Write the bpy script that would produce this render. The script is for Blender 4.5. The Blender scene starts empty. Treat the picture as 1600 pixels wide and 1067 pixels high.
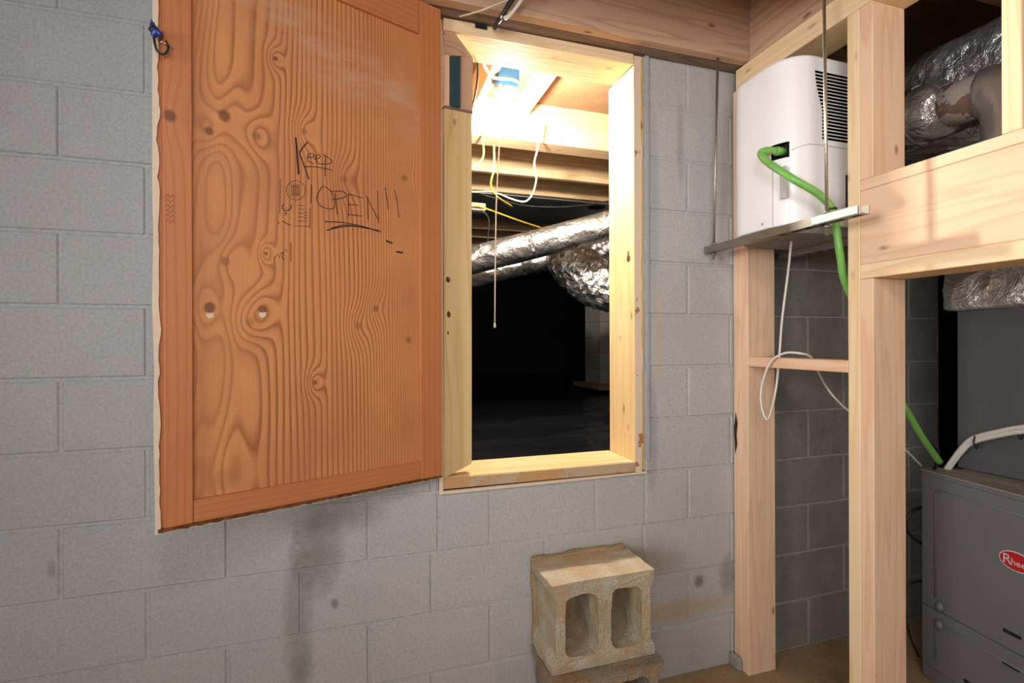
import bpy, bmesh, math, random
from mathutils import Vector, Matrix, noise as mnoise
random.seed(7)
sc = bpy.context.scene
COL = sc.collection
# ------------------------------------------------------------------ camera
FPX = 767.18
CAM = Vector((0.78937, -1.65642, 1.3200))
YAW, PITCH, ROLL = 0.29954, -0.0001, -0.00319
def cam_axes():
    f = Vector((math.sin(YAW)*math.cos(PITCH), math.cos(YAW)*math.cos(PITCH), math.sin(PITCH)))
    r = Vector((math.cos(YAW), -math.sin(YAW), 0)); u = r.cross(f)
    return (math.cos(ROLL)*r + math.sin(ROLL)*u, -math.sin(ROLL)*r + math.cos(ROLL)*u, f)
AXR, AXU, AXF = cam_axes()
cd = bpy.data.cameras.new('camera'); cam = bpy.data.objects.new('camera', cd); COL.objects.link(cam)
cd.sensor_width = 36.0; cd.lens = FPX/1600*36.0; cd.clip_start = 0.05; cd.clip_end = 60
cam.matrix_world = Matrix(((AXR.x, AXU.x, -AXF.x, CAM.x), (AXR.y, AXU.y, -AXF.y, CAM.y), (AXR.z, AXU.z, -AXF.z, CAM.z), (0, 0, 0, 1)))
sc.camera = cam
# measured positions of the photograph's features on real planes of the room
def ray(u, v): return AXF + AXR*((u-800)/FPX) - AXU*((v-533.5)/FPX)
def on_y(u, v, y=0.0):
    d = ray(u, v); return CAM + d*((y-CAM.y)/d.y)
def on_x(u, v, x):
    d = ray(u, v); return CAM + d*((x-CAM.x)/d.x)
def on_z(u, v, z):
    d = ray(u, v); return CAM + d*((z-CAM.z)/d.z)
# ------------------------------------------------------------------ world, lights, exposure
w = bpy.data.worlds.new('world'); sc.world = w; w.use_nodes = True
w.node_tree.nodes['Background'].inputs[0].default_value = (0.75, 0.85, 1.0, 1)
w.node_tree.nodes['Background'].inputs[1].default_value = 0.02
def area(name, loc, target, sx, sy, watts, col):
    l = bpy.data.lights.new(name, 'AREA'); l.shape = 'RECTANGLE'; l.size = sx; l.size_y = sy; l.energy = watts; l.color = col
    o = bpy.data.objects.new(name, l); COL.objects.link(o); o.location = loc
    o.rotation_euler = (Vector(target)-Vector(loc)).to_track_quat('-Z', 'Y').to_euler(); return o
area('soft_fill', (0.1, -3.3, 1.75), (0.6, 0, 1.35), 1.9, 1.6, 41, (0.92, 0.97, 1.0))  # added cool fill behind the camera; the room has no doorway there
area('ceiling_lamp', (0.85, -2.0, 2.38), (1.9, -0.1, 1.2), 0.35, 0.35, 8.5, (1.0, 0.93, 0.84))
side = area('bounce_fill', (-1.7, -2.3, 1.7), (2.25, -0.45, 1.65), 1.0, 1.0, 10.5, (1.0, 0.99, 0.97)); side.data.spread = math.radians(62)  # added aimed light from the left, stands for bounced flash
BULB_STRENGTH = 2450.0
sc.view_settings.view_transform = 'Standard'; sc.view_settings.look = 'None'
sc.view_settings.exposure = 0.0; sc.view_settings.gamma = 1.0; sc.view_settings.use_curve_mapping = False
# ------------------------------------------------------------------ node helpers
class NT:
    def __init__(s, name):
        s.m = bpy.data.materials.new(name); s.m.use_nodes = True; s.t = s.m.node_tree; s.n = s.t.nodes
        s.b = s.n['Principled BSDF']; s.out = s.n['Material Output']
    def new(s, ty, **kw):
        nd = s.n.new(ty)
        for k, v in kw.items(): setattr(nd, k, v)
        return nd
    def lk(s, a, b): s.t.links.new(a, b)
    def setin(s, sock, v):
        if hasattr(v, 'is_linked') or isinstance(v, bpy.types.NodeSocket): s.lk(v, sock)
        else: sock.default_value = v
    def math(s, op, a, b=None, c=None, clamp=False):
        nd = s.new('ShaderNodeMath', operation=op, use_clamp=clamp)
        for i, v in enumerate((a, b, c)):
            if v is not None: s.setin(nd.inputs[i], v)
        return nd.outputs[0]
    def coords(s, scale=(1, 1, 1), rnd=0.0):
        tc = s.new('ShaderNodeTexCoord'); o = tc.outputs['Object']
        if rnd:
            oi = s.new('ShaderNodeObjectInfo'); vm = s.new('ShaderNodeVectorMath', operation='ADD')
            k = s.math('MULTIPLY', oi.outputs['Random'], rnd)
            cx = s.new('ShaderNodeCombineXYZ'); s.lk(k, cx.inputs[0]); s.lk(s.math('MULTIPLY', k, 1.7), cx.inputs[1]); s.lk(s.math('MULTIPLY', k, 0.6), cx.inputs[2])
            s.lk(o, vm.inputs[0]); s.lk(cx.outputs[0], vm.inputs[1]); o = vm.outputs[0]
        mp = s.new('ShaderNodeVectorMath', operation='MULTIPLY'); s.lk(o, mp.inputs[0]); mp.inputs[1].default_value = scale
        return mp.outputs[0]
    def noise(s, vec, scale=5.0, detail=3.0, rough=0.5, dist=0.0):
        nd = s.new('ShaderNodeTexNoise'); s.lk(vec, nd.inputs['Vector'])
        nd.inputs['Scale'].default_value = scale; nd.inputs['Detail'].default_value = detail
        nd.inputs['Roughness'].default_value = rough; nd.inputs['Distortion'].default_value = dist
        return nd.outputs[0]
    def voronoi(s, vec, scale, feature='F1'):
        nd = s.new('ShaderNodeTexVoronoi', feature=feature); s.lk(vec, nd.inputs['Vector']); nd.inputs['Scale'].default_value = scale
        return nd
    def ramp(s, fac, stops, mode='LINEAR'):
        nd = s.new('ShaderNodeValToRGB'); s.lk(fac, nd.inputs[0]); cr = nd.color_ramp; cr.interpolation = mode
        while len(cr.elements) < len(stops): cr.elements.new(0.5)
        for e, (p, c) in zip(cr.elements, stops):
            e.position = p; e.color = (c[0], c[1], c[2], 1) if hasattr(c, '__len__') else (c, c, c, 1)
        return nd.outputs[0]
    def mix(s, fac, a, b, blend='MIX'):
        nd = s.new('ShaderNodeMix', data_type='RGBA', blend_type=blend)
        s.setin(nd.inputs[0], fac)
        for i, v in ((6, a), (7, b)):
            if isinstance(v, (tuple, list)): nd.inputs[i].default_value = (v[0], v[1], v[2], 1)
            else: s.lk(v, nd.inputs[i])
        return nd.outputs[2]
    def bump(s, h, strength=0.3, dist=0.01):
        nd = s.new('ShaderNodeBump'); s.lk(h, nd.inputs['Height']); nd.inputs['Strength'].default_value = strength; nd.inputs['Distance'].default_value = dist
        s.lk(nd.outputs[0], s.b.inputs['Normal'])
    def done(s, col=None, rough=0.6, metal=0.0, spec=0.5):
        if col is not None:
            if isinstance(col, (tuple, list)): s.b.inputs['Base Color'].default_value = (col[0], col[1], col[2], 1)
            else: s.lk(col, s.b.inputs['Base Color'])
        s.setin(s.b.inputs['Roughness'], rough); s.b.inputs['Metallic'].default_value = metal
        s.b.inputs['Specular IOR Level'].default_value = spec
        return s.m
def lin(r, g, b):
    f = lambda c: (c/255/12.92) if c/255 <= 0.04045 else ((c/255+0.055)/1.055)**2.4
    return (f(r), f(g), f(b))
_cache = {}
def wood(kind, axis):
    """lumber with grain running along the local axis; knots scattered; each board gets its own offset"""
    key = (kind, axis)
    if key in _cache: return _cache[key]
    P = {'pine': (lin(243, 211, 180), lin(231, 187, 154), lin(160, 104, 70), 1.0),
         'pine_pale': (lin(247, 224, 188), lin(236, 202, 158), lin(160, 104, 70), 0.7),
         'jamb': (lin(230, 207, 158), lin(212, 180, 126), lin(110, 78, 46), 0.9),
         'joist': (lin(212, 180, 154), lin(184, 146, 120), lin(110, 66, 40), 1.0),
         'crawl': (lin(222, 192, 152), lin(196, 160, 120), lin(128, 76, 40), 1.0),
         'old': (lin(150, 126, 108), lin(112, 92, 80), lin(60, 46, 40), 1.0)}[kind]
    t = NT('wood_%s_%s' % (kind, 'xyz'[axis]))
    sl = [1, 1, 1]; sl[axis] = 0.06
    v = t.coords(tuple(sl), 37.0)
    warp = t.noise(v, 9.0, 2.0)
    f = t.math('MULTIPLY', warp, 9.0)
    ring = t.math('FRACT', f)
    rg = t.ramp(ring, [(0.0, 0.15), (0.55, 0.35), (0.86, 1.0), (1.0, 0.15)])
    fine = t.noise(v, 120.0, 2.0)
    c = t.mix(rg, P[0], P[1])
    c = t.mix(t.math('MULTIPLY', fine, 0.35), c, P[1])
    blot = t.noise(t.coords((1, 1, 1), 11.0), 3.0, 2.0)
    c = t.mix(t.math('MULTIPLY', t.ramp(blot, [(0.45, 0.0), (0.75, 1.0)]), 0.35), c, P[1])
    s2 = [1, 1, 1]; s2[axis] = 0.45
    vo = t.voronoi(t.coords(tuple(s2), 19.0), 13.0)
    wob = t.noise(t.coords((1, 1, 1), 5.0), 40.0, 2.0)
    d = t.math('ADD', vo.outputs['Distance'], t.math('MULTIPLY', wob, 0.08))
    k = t.ramp(d, [(0.09, 1.0), (0.17, 0.0)])
    sep = t.new('ShaderNodeSeparateColor'); t.lk(vo.outputs['Color'], sep.inputs[0])
    on = t.math('GREATER_THAN', sep.outputs[0], 0.42)
    c = t.mix(t.math('MULTIPLY', t.math('MULTIPLY', k, on), 0.75*P[3]), c, P[2])
    t.bump(fine, 0.15, 0.004)
    _cache[key] = t.done(c, 0.62, 0, 0.3)
    return _cache[key]
def simple(name, col, rough=0.6, metal=0.0, spec=0.5, var=0.0, vscale=8.0, bump=0.0, bscale=60.0):
    t = NT(name); c = col
    if var:
        n = t.noise(t.coords((1, 1, 1), 3.0), vscale, 4.0, 0.6)
        c = t.mix(t.ramp(n, [(0.3, 0.0), (0.7, 1.0)]), tuple(x*(1-var) for x in col), tuple(min(1, x*(1+var)) for x in col))
    if bump: t.bump(t.noise(t.coords(), bscale, 4.0, 0.6), bump, 0.01)
    return t.done(c, rough, metal, spec)
def m_painted():
    t = NT('painted_block'); v = t.coords((1, 1, 1))
    g = t.new('ShaderNodeNewGeometry'); pos = g.outputs['Position']
    big = t.noise(pos, 1.6, 4.0, 0.6); fine = t.noise(pos, 120.0, 3.0, 0.75); med = t.noise(pos, 24.0, 4.0, 0.65)
    c = t.mix(t.ramp(big, [(0.3, 0.0), (0.7, 1.0)]), lin(181, 180, 180), lin(193, 193, 193))
    c = t.mix(t.math('MULTIPLY', t.ramp(fine, [(0.36, 1.0), (0.58, 0.0)]), 0.38), c, lin(146, 142, 138))
    # grime on the lower courses and tan dust low on the right hand side
    sp = t.new('ShaderNodeSeparateXYZ'); t.lk(pos, sp.inputs[0])
    low = t.math('MULTIPLY', t.ramp(sp.outputs[2], [(0.12, 1.0), (0.75, 0.0)]), t.ramp(big, [(0.35, 0.2), (0.65, 1.0)]))
    c = t.mix(t.math('MULTIPLY', low, 0.30), c, lin(160, 148, 124))
    def spot(x, z, rx, rz, s, col):
        nonlocal c
        dx = t.math('DIVIDE', t.math('SUBTRACT', sp.outputs[0], x), rx); dz = t.math('DIVIDE', t.math('SUBTRACT', sp.outputs[2], z), rz)
        d = t.math('ADD', t.math('POWER', t.math('ABSOLUTE', dx), 2.0), t.math('POWER', t.math('ABSOLUTE', dz), 2.0))
        d = t.math('ADD', d, t.math('MULTIPLY', t.math('SUBTRACT', med, 0.5), 1.0))
        k = t.ramp(d, [(0.0, 1.0), (1.0, 0.0)])
        c = t.mix(t.math('MULTIPLY', k, s), c, col)
    spot(0.66, 0.66, 0.09, 0.16, 0.55, lin(96, 90, 80)); spot(0.70, 0.76, 0.20, 0.06, 0.45, lin(104, 102, 90))
    spot(0.60, 0.46, 0.05, 0.30, 0.4, lin(100, 95, 86)); spot(0.71, 0.49, 0.015, 0.02, 0.6, lin(80, 76, 70))
    spot(0.615, 0.30, 0.04, 0.10, 0.35, lin(100, 95, 86))
    spot(1.82, 0.48, 0.22, 0.10, 0.5, lin(150, 130, 96)); spot(1.95, 0.26, 0.35, 0.05, 0.6, lin(176, 148, 112))
    spot(2.08, 0.36, 0.03, 0.03, 0.7, lin(90, 80, 66)); spot(2.22, 0.36, 0.05, 0.10, 0.5, lin(90, 80, 66))
    spot(2.00, 2.10, 0.02, 0.22, 0.35, lin(110, 110, 114)); spot(2.19, 2.0, 0.05, 0.25, 0.3, lin(120, 120, 124))
    spot(1.45, 0.82, 0.04, 0.03, 0.4, lin(120, 118, 108)); spot(1.90, 1.35, 0.03, 0.25, 0.4, lin(196, 170, 140))
    spot(1.868, 0.95, 0.03, 0.28, 0.5, lin(138, 136, 134)); spot(1.875, 1.85, 0.035, 0.45, 0.4, lin(140, 140, 146))
    spot(-0.02, 0.70, 0.012, 0.03, 0.5, lin(128, 116, 102)); spot(0.25, 0.96, 0.02, 0.04, 0.6, lin(80, 76, 72))
    h = t.math('ADD', t.math('MULTIPLY', fine, 0.5), med)
    t.bump(h, 0.55, 0.006)
    return t.done(c, 0.75, 0, 0.3)
def m_concrete(name, a, b, speck, rough_bump=0.6, dust=None):
    t = NT(name); g = t.new('ShaderNodeNewGeometry'); pos = g.outputs['Position']
    n = t.noise(pos, 7.0, 5.0, 0.65); f = t.noise(pos, 210.0, 2.0, 0.7); vo = t.voronoi(pos, 150.0)
    c = t.mix(t.ramp(n, [(0.3, 0.0), (0.7, 1.0)]), a, b)
    c = t.mix(t.math('MULTIPLY', t.ramp(f, [(0.40, 1.0), (0.52, 0.0)]), 0.5), c, speck)
    c = t.mix(t.math('MULTIPLY', t.ramp(vo.outputs['Distance'], [(0.1, 1.0), (0.3, 0.0)]), 0.25), c, tuple(min(1, x*1.9) for x in b))
    if dust:
        up = t.new('ShaderNodeSeparateXYZ'); t.lk(g.outputs['Normal'], up.inputs[0])
        c = t.mix(t.math('MULTIPLY', t.ramp(t.noise(pos, 11.0, 3.0), [(0.42, 0.0), (0.6, 1.0)]), 0.75), c, dust)
    t.bump(t.math('ADD', f, t.math('MULTIPLY', n, 2.0)), rough_bump, 0.006)
    return t.done(c, 0.92, 0, 0.2)
def m_foil(name, base=0.62, rough=0.22, strength=0.8, scale=14.0, metal=0.92):
    t = NT(name); v = t.coords((1, 1, 1), 7.0)
    n = t.noise(v, scale, 5.0, 0.62, 0.6); vo = t.voronoi(v, scale*1.3, 'F1')
    h = t.math('ADD', n, t.math('MULTIPLY', vo.outputs['Distance'], 0.5))
    t.bump(h, strength, 0.05)
    c = t.mix(n, (base*0.75, base*0.76, base*0.78), (base, base, base))
    return t.done(c, rough, metal, 0.5)
def m_peel(name, paint, woodc, thr=0.5):
    t = NT(name); v = t.coords((1, 1, 1), 9.0); n = t.noise(v, 16.0, 5.0, 0.6)
    k = t.ramp(n, [(thr-0.01, 0.0), (thr+0.01, 1.0)]); c = t.mix(k, woodc, paint)
    t.bump(k, 0.4, 0.004); return t.done(c, 0.7, 0, 0.3)
M = {}
M['painted'] = m_painted()
M['rawblock'] = m_concrete('bare_grey_block', lin(130, 127, 123), lin(150, 146, 141), lin(98, 96, 93))
M['rawmortar'] = simple('bare_mortar', lin(158, 154, 149), 0.9, 0, 0.2, 0.1, 30, 0.3)
M['mortar'] = simple('mortar', lin(150, 147, 144), 0.9, 0, 0.2, 0.1, 30, 0.3)
M['cinder'] = m_concrete('cinder_block', lin(190, 178, 154), lin(212, 202, 180), lin(140, 126, 106), 1.0, lin(188, 158, 122))
M['cinder_coarse'] = m_concrete('coarse_cinder_block', lin(150, 138, 120), lin(186, 172, 150), lin(84, 76, 66), 1.4, lin(172, 140, 106))
M['floor'] = m_concrete('dirty_floor', lin(160, 132, 98), lin(186, 156, 118), lin(110, 92, 70), 0.5)
M['dirt'] = m_concrete('dusty_slab', lin(130, 116, 98), lin(158, 140, 116), lin(84, 74, 62), 0.9)
M['roomwall'] = simple('plain_painted_wall', lin(178, 175, 172), 0.85, 0, 0.2, 0.08, 5, 0.2)
M['subfloor'] = simple('subfloor', lin(150, 120, 88), 0.85, 0, 0.2, 0.15, 6, 0.2)
M['white'] = simple('white_plastic', lin(250, 250, 252), 0.25, 0, 0.5)
M['slot'] = simple('dark_slot', (0.008, 0.008, 0.009), 0.7)
M['greylabel'] = simple('grey_label', lin(196, 198, 202), 0.45)
M['underside'] = simple('dusty_underside', lin(150, 148, 144), 0.8, 0, 0.3, 0.15, 20)
M['green'] = simple('green_hose', lin(122, 186, 92), 0.30, 0, 0.5, 0.08, 12)
M['greendark'] = simple('dark_hose', lin(34, 70, 36), 0.5)
M['black'] = simple('black_rubber', (0.012, 0.012, 0.013), 0.45)
M['cord'] = simple('white_cable', lin(222, 216, 208), 0.45)
M['cream'] = simple('cream_cable', lin(214, 204, 182), 0.45)
M['yellow'] = simple('yellow_cable', lin(222, 190, 70), 0.45)
M['steel'] = simple('zinc_steel', (0.30, 0.28, 0.24), 0.45, 0.85, 0.5, 0.12, 30)
M['rod'] = simple('threaded_steel', (0.44, 0.41, 0.34), 0.4, 0.9, 0.5, 0.15, 90)
M['furnace'] = simple('grey_enamel', lin(114, 114, 117), 0.5, 0.0, 0.5, 0.06, 6)
M['furnace_top'] = simple('dusty_enamel', lin(146, 136, 122), 0.75, 0.0, 0.3, 0.12, 14)
M['plenum'] = simple('dull_sheet_metal', (0.13, 0.13, 0.14), 0.55, 0.4, 0.5, 0.08, 5)
M['red'] = simple('red_badge', lin(196, 30, 36), 0.3)
M['chrome'] = simple('chrome_rim', (0.8, 0.8, 0.8), 0.2, 1.0)
M['foil'] = m_foil('foil_wrap', 0.58, 0.26, 0.55, 9.0)
M['foil_flex'] = m_foil('crinkled_foil', 0.80, 0.20, 0.6, 14.0)
M['foil_plenum'] = m_foil('loose_foil', 0.80, 0.30, 0.5, 12.0, 0.75)
M['foil_dull'] = m_foil('dull_foil', 0.52, 0.30, 0.6, 13.0, 0.8)
M['galv'] = m_foil('galvanised', 0.46, 0.36, 0.10, 6.0, 0.75)
M['redtape'] = m_peel('red_printed_tape', lin(150, 142, 134), lin(112, 86, 74), 0.44)
M['plastic'] = None
M['blue'] = simple('blue_box', lin(30, 110, 190), 0.4)
M['bluehook'] = simple('blue_plastic', lin(34, 62, 140), 0.35)
M['teal'] = simple('teal_plate', lin(52, 84, 92), 0.6, 0, 0.3, 0.1, 20)
M['porcelain'] = simple('porcelain', lin(236, 232, 224), 0.3)
M['peel'] = m_peel('peeling_cream_paint', lin(224, 202, 178), lin(176, 124, 82), 0.36)
M['peel_sill'] = m_peel('worn_sill_paint', lin(190, 166, 138), lin(196, 152, 106), 0.5)
M['creampaint'] = simple('cream_paint', lin(226, 204, 180), 0.65, 0, 0.3, 0.05, 20, 0.2)
M['patch'] = simple('mortar_patch', lin(168, 168, 172), 0.85, 0, 0.2, 0.08, 20, 0.4)
M['ink'] = simple('black_marker', lin(34, 26, 24), 0.6)
M['ink_faint'] = simple('faded_marker', lin(104, 62, 44), 0.7)
M['knot'] = simple('dark_knot', lin(92, 58, 36), 0.7, 0, 0.3, 0.5, 200)
M['badge_silver'] = simple('badge_silver', lin(214, 214, 216), 0.35, 0.1)
M['scribble'] = simple('pencil_mark', lin(150, 84, 58), 0.7)
M['ink_brown'] = simple('thin_marker', lin(62, 38, 32), 0.7)
M['roughwood'] = simple('rough_raw_edge', lin(110, 66, 38), 0.9, 0, 0.2, 0.5, 60, 0.8)
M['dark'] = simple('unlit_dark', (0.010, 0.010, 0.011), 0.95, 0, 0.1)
def m_plastic():
    t = NT('black_polythene'); v = t.coords()
    n = t.noise(v, 3.0, 2.0, 0.5, 0.8)
    t.bump(n, 0.5, 0.06); return t.done((0.008, 0.009, 0.012), 0.26, 0, 0.5)
M['plastic'] = m_plastic()
def m_bulb():
    t = NT('lit_bulb'); e = t.new('ShaderNodeEmission'); e.inputs[0].default_value = (1.0, 0.92, 0.79, 1); e.inputs[1].default_value = BULB_STRENGTH
    t.lk(e.outputs[0], t.out.inputs[0]); return t.m
M['bulb'] = m_bulb()
def m_door(knots, panel=True, across=False):
    t = NT('varnished_fir_plywood' if panel else 'varnished_fir')
    tc = t.new('ShaderNodeTexCoord'); sp = t.new('ShaderNodeSeparateXYZ'); t.lk(tc.outputs['Object'], sp.inputs[0])
    X, Z = (sp.outputs[2], sp.outputs[0]) if across else (sp.outputs[0], sp.outputs[2])
    v = t.coords((1, 1, 0.09) if panel else ((0.06, 1, 1) if across else (1, 1, 0.06)))
    n = t.noise(v, 5.0 if panel else 6.0, 2.0, 0.45)
    edge = t.math('POWER', t.math('MULTIPLY', t.math('ABSOLUTE', t.math('SUBTRACT', X, 0.40)), 3.4), 3.0)      # broad cathedrals towards both sides, straight grain mid panel
    f = t.math('ADD', t.math('MULTIPLY', X, 74.0 if panel else 60.0), t.math('MULTIPLY', n, t.math('ADD', 5.0, t.math('MULTIPLY', edge, 22.0)) if panel else 6.0))
    ksum = None
    for (kx, kz, r, tone) in knots:
        dx = t.math('SUBTRACT', X, kx); dz = t.math('SUBTRACT', Z, kz)
        d = t.math('ADD', t.math('MULTIPLY', dx, dx), t.math('MULTIPLY', t.math('MULTIPLY', dz, dz), 0.35))
        gq = t.math('EXPONENT', t.math('MULTIPLY', d, -1.0/(2*(2.0*r)**2)))
        f = t.math('ADD', f, t.math('MULTIPLY', gq, 2.6 if panel else 1.0))
        d2 = t.math('SQRT', t.math('ADD', t.math('MULTIPLY', dx, dx), t.math('MULTIPLY', t.math('MULTIPLY', dz, dz), 0.8)))
        core = t.math('MULTIPLY', t.ramp(t.math('DIVIDE', d2, r), [(0.55, 1.0), (1.0, 0.0)]), tone)
        ksum = core if ksum is None else t.math('MAXIMUM', ksum, core)
    ring = t.math('FRACT', f)
    rg = t.ramp(ring, [(0.0, 0.05), (0.45, 0.2), (0.80, 1.0), (1.0, 0.05)])
    fine = t.noise(t.coords((1, 1, 0.03)), 260.0, 2.0)
    c = t.mix(t.math('MULTIPLY', rg, t.math('MULTIPLY', t.math('MULTIPLY_ADD', t.noise(t.coords((1, 1, 0.3)), 7.0, 3.0), 0.9, 0.40), t.math('SUBTRACT', 1.0, t.math('MULTIPLY', t.math('MINIMUM', edge, 1.0), 0.5))) if panel else 0.4), lin(222, 154, 98), lin(140, 76, 42))
    c = t.mix(t.math('MULTIPLY', fine, 0.25), c, lin(160, 92, 52))
    blot = t.noise(t.coords((1, 1, 0.6)), 5.0, 4.0, 0.6)
    c = t.mix(t.math('MULTIPLY', t.ramp(blot, [(0.42, 0.0), (0.70, 1.0)]), 0.50), c, lin(176, 108, 72))
    if not panel: c = t.mix(0.6, c, lin(184, 108, 66))
    # worn pale scuffs across the upper part
    sc1 = t.noise(t.coords((1, 1, 3.0)), 6.0, 4.0, 0.65)
    band = t.ramp(t.math('ADD', Z, t.math('MULTIPLY', X, 0.35)), [(0.0, 0.0), (1.0, 0.0)])
    q = t.math('ADD', Z, t.math('MULTIPLY', X, 0.42))
    bd = t.math('EXPONENT', t.math('MULTIPLY', t.math('POWER', t.math('DIVIDE', t.math('SUBTRACT', q, 1.45), 0.09), 2.0), -1.0))
    c = t.mix(t.math('MULTIPLY', t.math('MULTIPLY', bd, t.ramp(sc1, [(0.38, 0.0), (0.65, 1.0)])), 0.80 if panel else 0.1), c, lin(200, 158, 130))
    if ksum is not None: c = t.mix(t.math('MULTIPLY', ksum, 0.75), c, lin(92, 50, 34))
    t.bump(t.math('ADD', rg, fine), 0.10, 0.003)
    return t.done(c, 0.50, 0, 0.4)
# ------------------------------------------------------------------ mesh helpers
ROOT = {}
class MB:
    def __init__(s): s.bm = bmesh.new()
    def box(s, x0, x1, y0, y1, z0, z1, bev=0.0, seg=1):
        vs = [s.bm.verts.new(p) for p in ((x0,y0,z0),(x1,y0,z0),(x1,y1,z0),(x0,y1,z0),(x0,y0,z1),(x1,y0,z1),(x1,y1,z1),(x0,y1,z1))]
        fs = [s.bm.faces.new([vs[i] for i in q]) for q in ((3,2,1,0),(4,5,6,7),(0,1,5,4),(1,2,6,5),(2,3,7,6),(3,0,4,7))]
        if bev: bmesh.ops.bevel(s.bm, geom=list({e for f in fs for e in f.edges}), offset=bev, segments=seg, affect='EDGES', profile=0.5)
        return s
    def prism(s, poly, axis, a0, a1, bev=0.0):
        """poly: 2D outline; axis 0/1/2 = extrusion axis; poly coords fill the remaining axes in order"""
        def P(p, a):
            q = [0, 0, 0]; r = [i for i in range(3) if i != axis]; q[r[0]], q[r[1]], q[axis] = p[0], p[1], a; return q
        A = [s.bm.verts.new(P(p, a0)) for p in poly]; B = [s.bm.verts.new(P(p, a1)) for p in poly]; n = len(poly); fs = []
        fs.append(s.bm.faces.new(A)); fs.append(s.bm.faces.new(B[::-1]))
        for i in range(n): fs.append(s.bm.faces.new((A[i], B[i], B[(i+1) % n], A[(i+1) % n])))
        bmesh.ops.recalc_face_normals(s.bm, faces=fs)
        if bev: bmesh.ops.bevel(s.bm, geom=list({e for f in fs[:2] for e in f.edges}), offset=bev, segments=1, affect='EDGES')
        return s
    def quadbox(s, q, t):
        """q: four corner points (front face), t: thickness vector"""
        t = Vector(t); A = [s.bm.verts.new(Vector(p)) for p in q]; B = [s.bm.verts.new(Vector(p)+t) for p in q]
        fs = [s.bm.faces.new(A), s.bm.faces.new(B[::-1])]
        for i in range(4): fs.append(s.bm.faces.new((A[i], B[i], B[(i+1) % 4], A[(i+1) % 4])))
        bmesh.ops.recalc_face_normals(s.bm, faces=fs); return s
    def tube(s, pts, r, n=10, smooth=0, caps=True, flat=None):
        pts = [Vector(p) for p in pts]
        rs = list(r) if hasattr(r, '__len__') else [r]*len(pts)
        if smooth:
            P, R = [], []
            for i in range(len(pts)-1):
                a, b, c, d = pts[max(i-1, 0)], pts[i], pts[i+1], pts[min(i+2, len(pts)-1)]
                for k in range(smooth):
                    u = k/smooth
                    P.append(0.5*((2*b)+(c-a)*u+(2*a-5*b+4*c-d)*u*u+(3*b-a-3*c+d)*u**3)); R.append(rs[i]*(1-u)+rs[i+1]*u)
            P.append(pts[-1]); R.append(rs[-1]); pts, rs = P, R
        rings = []; prev = None
        for i, p in enumerate(pts):
            d = (pts[min(i+1, len(pts)-1)]-pts[max(i-1, 0)]).normalized()
            if prev is None:
                up = Vector((0, 0, 1)) if abs(d.z) < 0.9 else Vector((1, 0, 0)); x = d.cross(up).normalized()
            else: x = (prev-d*prev.dot(d)).normalized()
            prev = x; y = d.cross(x)
            rings.append([s.bm.verts.new(p+(x*math.cos(2*math.pi*k/n)+y*math.sin(2*math.pi*k/n))*rs[i]) for k in range(n)])
        for i in range(len(rings)-1):
            for k in range(n):
                f = s.bm.faces.new((rings[i][k], rings[i][(k+1) % n], rings[i+1][(k+1) % n], rings[i+1][k])); f.smooth = True
        if caps: s.bm.faces.new(rings[0][::-1]); s.bm.faces.new(rings[-1])
        return s
    def lathe(s, prof, c, axis=2, n=20):
        c = Vector(c); rings = []
        for (r, h) in prof:
            ring = []
            for k in range(n):
                a = 2*math.pi*k/n; p = [0, 0, 0]; o = [i for i in range(3) if i != axis]
                p[o[0]] = r*math.cos(a); p[o[1]] = r*math.sin(a); p[axis] = h; ring.append(s.bm.verts.new(c+Vector(p)))
            rings.append(ring)
        fs = []
        for i in range(len(rings)-1):
            for k in range(n):
                f = s.bm.faces.new((rings[i][k], rings[i][(k+1) % n], rings[i+1][(k+1) % n], rings[i+1][k])); f.smooth = True; fs.append(f)
        fs.append(s.bm.faces.new(rings[0][::-1])); fs.append(s.bm.faces.new(rings[-1]))
        bmesh.ops.recalc_face_normals(s.bm, faces=fs); return s
    def build(s, name, mat, parent=None, local=False):
        if parent is not None and not local:
            R = ROOT.get(parent.name)
            if R is not None: s.bm.transform(R.inverted())
        me = bpy.data.meshes.new(name); s.bm.to_mesh(me); s.bm.free()
        for m in (mat if isinstance(mat, (list, tuple)) else [mat]): me.materials.append(m)
        o = bpy.data.objects.new(name, me); COL.objects.link(o)
        if parent is not None:
            o.parent = parent
            if parent.name in ROOT: ROOT[o.name] = ROOT[parent.name]
        return o
def tag(o, label=None, cat=None, group=None, kind=None):
    for k, v in (('label', label), ('category', cat), ('group', group), ('kind', kind)):
        if v: o[k] = v
    return o
def thing(name, loc, label, cat, rz=0.0, group=None):
    o = bpy.data.objects.new(name, None); COL.objects.link(o); o.location = loc; o.rotation_euler = (0, 0, rz)
    o.empty_display_size = 0.05
    ROOT[o.name] = Matrix.Translation(Vector(loc)) @ Matrix.Rotation(rz, 4, 'Z')
    return tag(o, label, cat, group)
def board(name, parent, x0, x1, y0, y1, z0, z1, kind='pine', bev=0.002, mat=None):
    d = (abs(x1-x0), abs(y1-y0), abs(z1-z0)); ax = d.index(max(d))
    return MB().box(min(x0,x1), max(x0,x1), min(y0,y1), max(y0,y1), min(z0,z1), max(z0,z1), bev).build(name, mat or wood(kind, ax), parent)
def jitter(bm, amp, scale, seed=0.0, keep=None):
    for v in bm.verts:
        if keep and keep(v.co): continue
        p = v.co*scale+Vector((seed, seed*1.3, seed*0.7))
        v.co += Vector((mnoise.noise(p), mnoise.noise(p+Vector((31, 7, 5))), mnoise.noise(p+Vector((3, 57, 15)))))*amp

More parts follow.
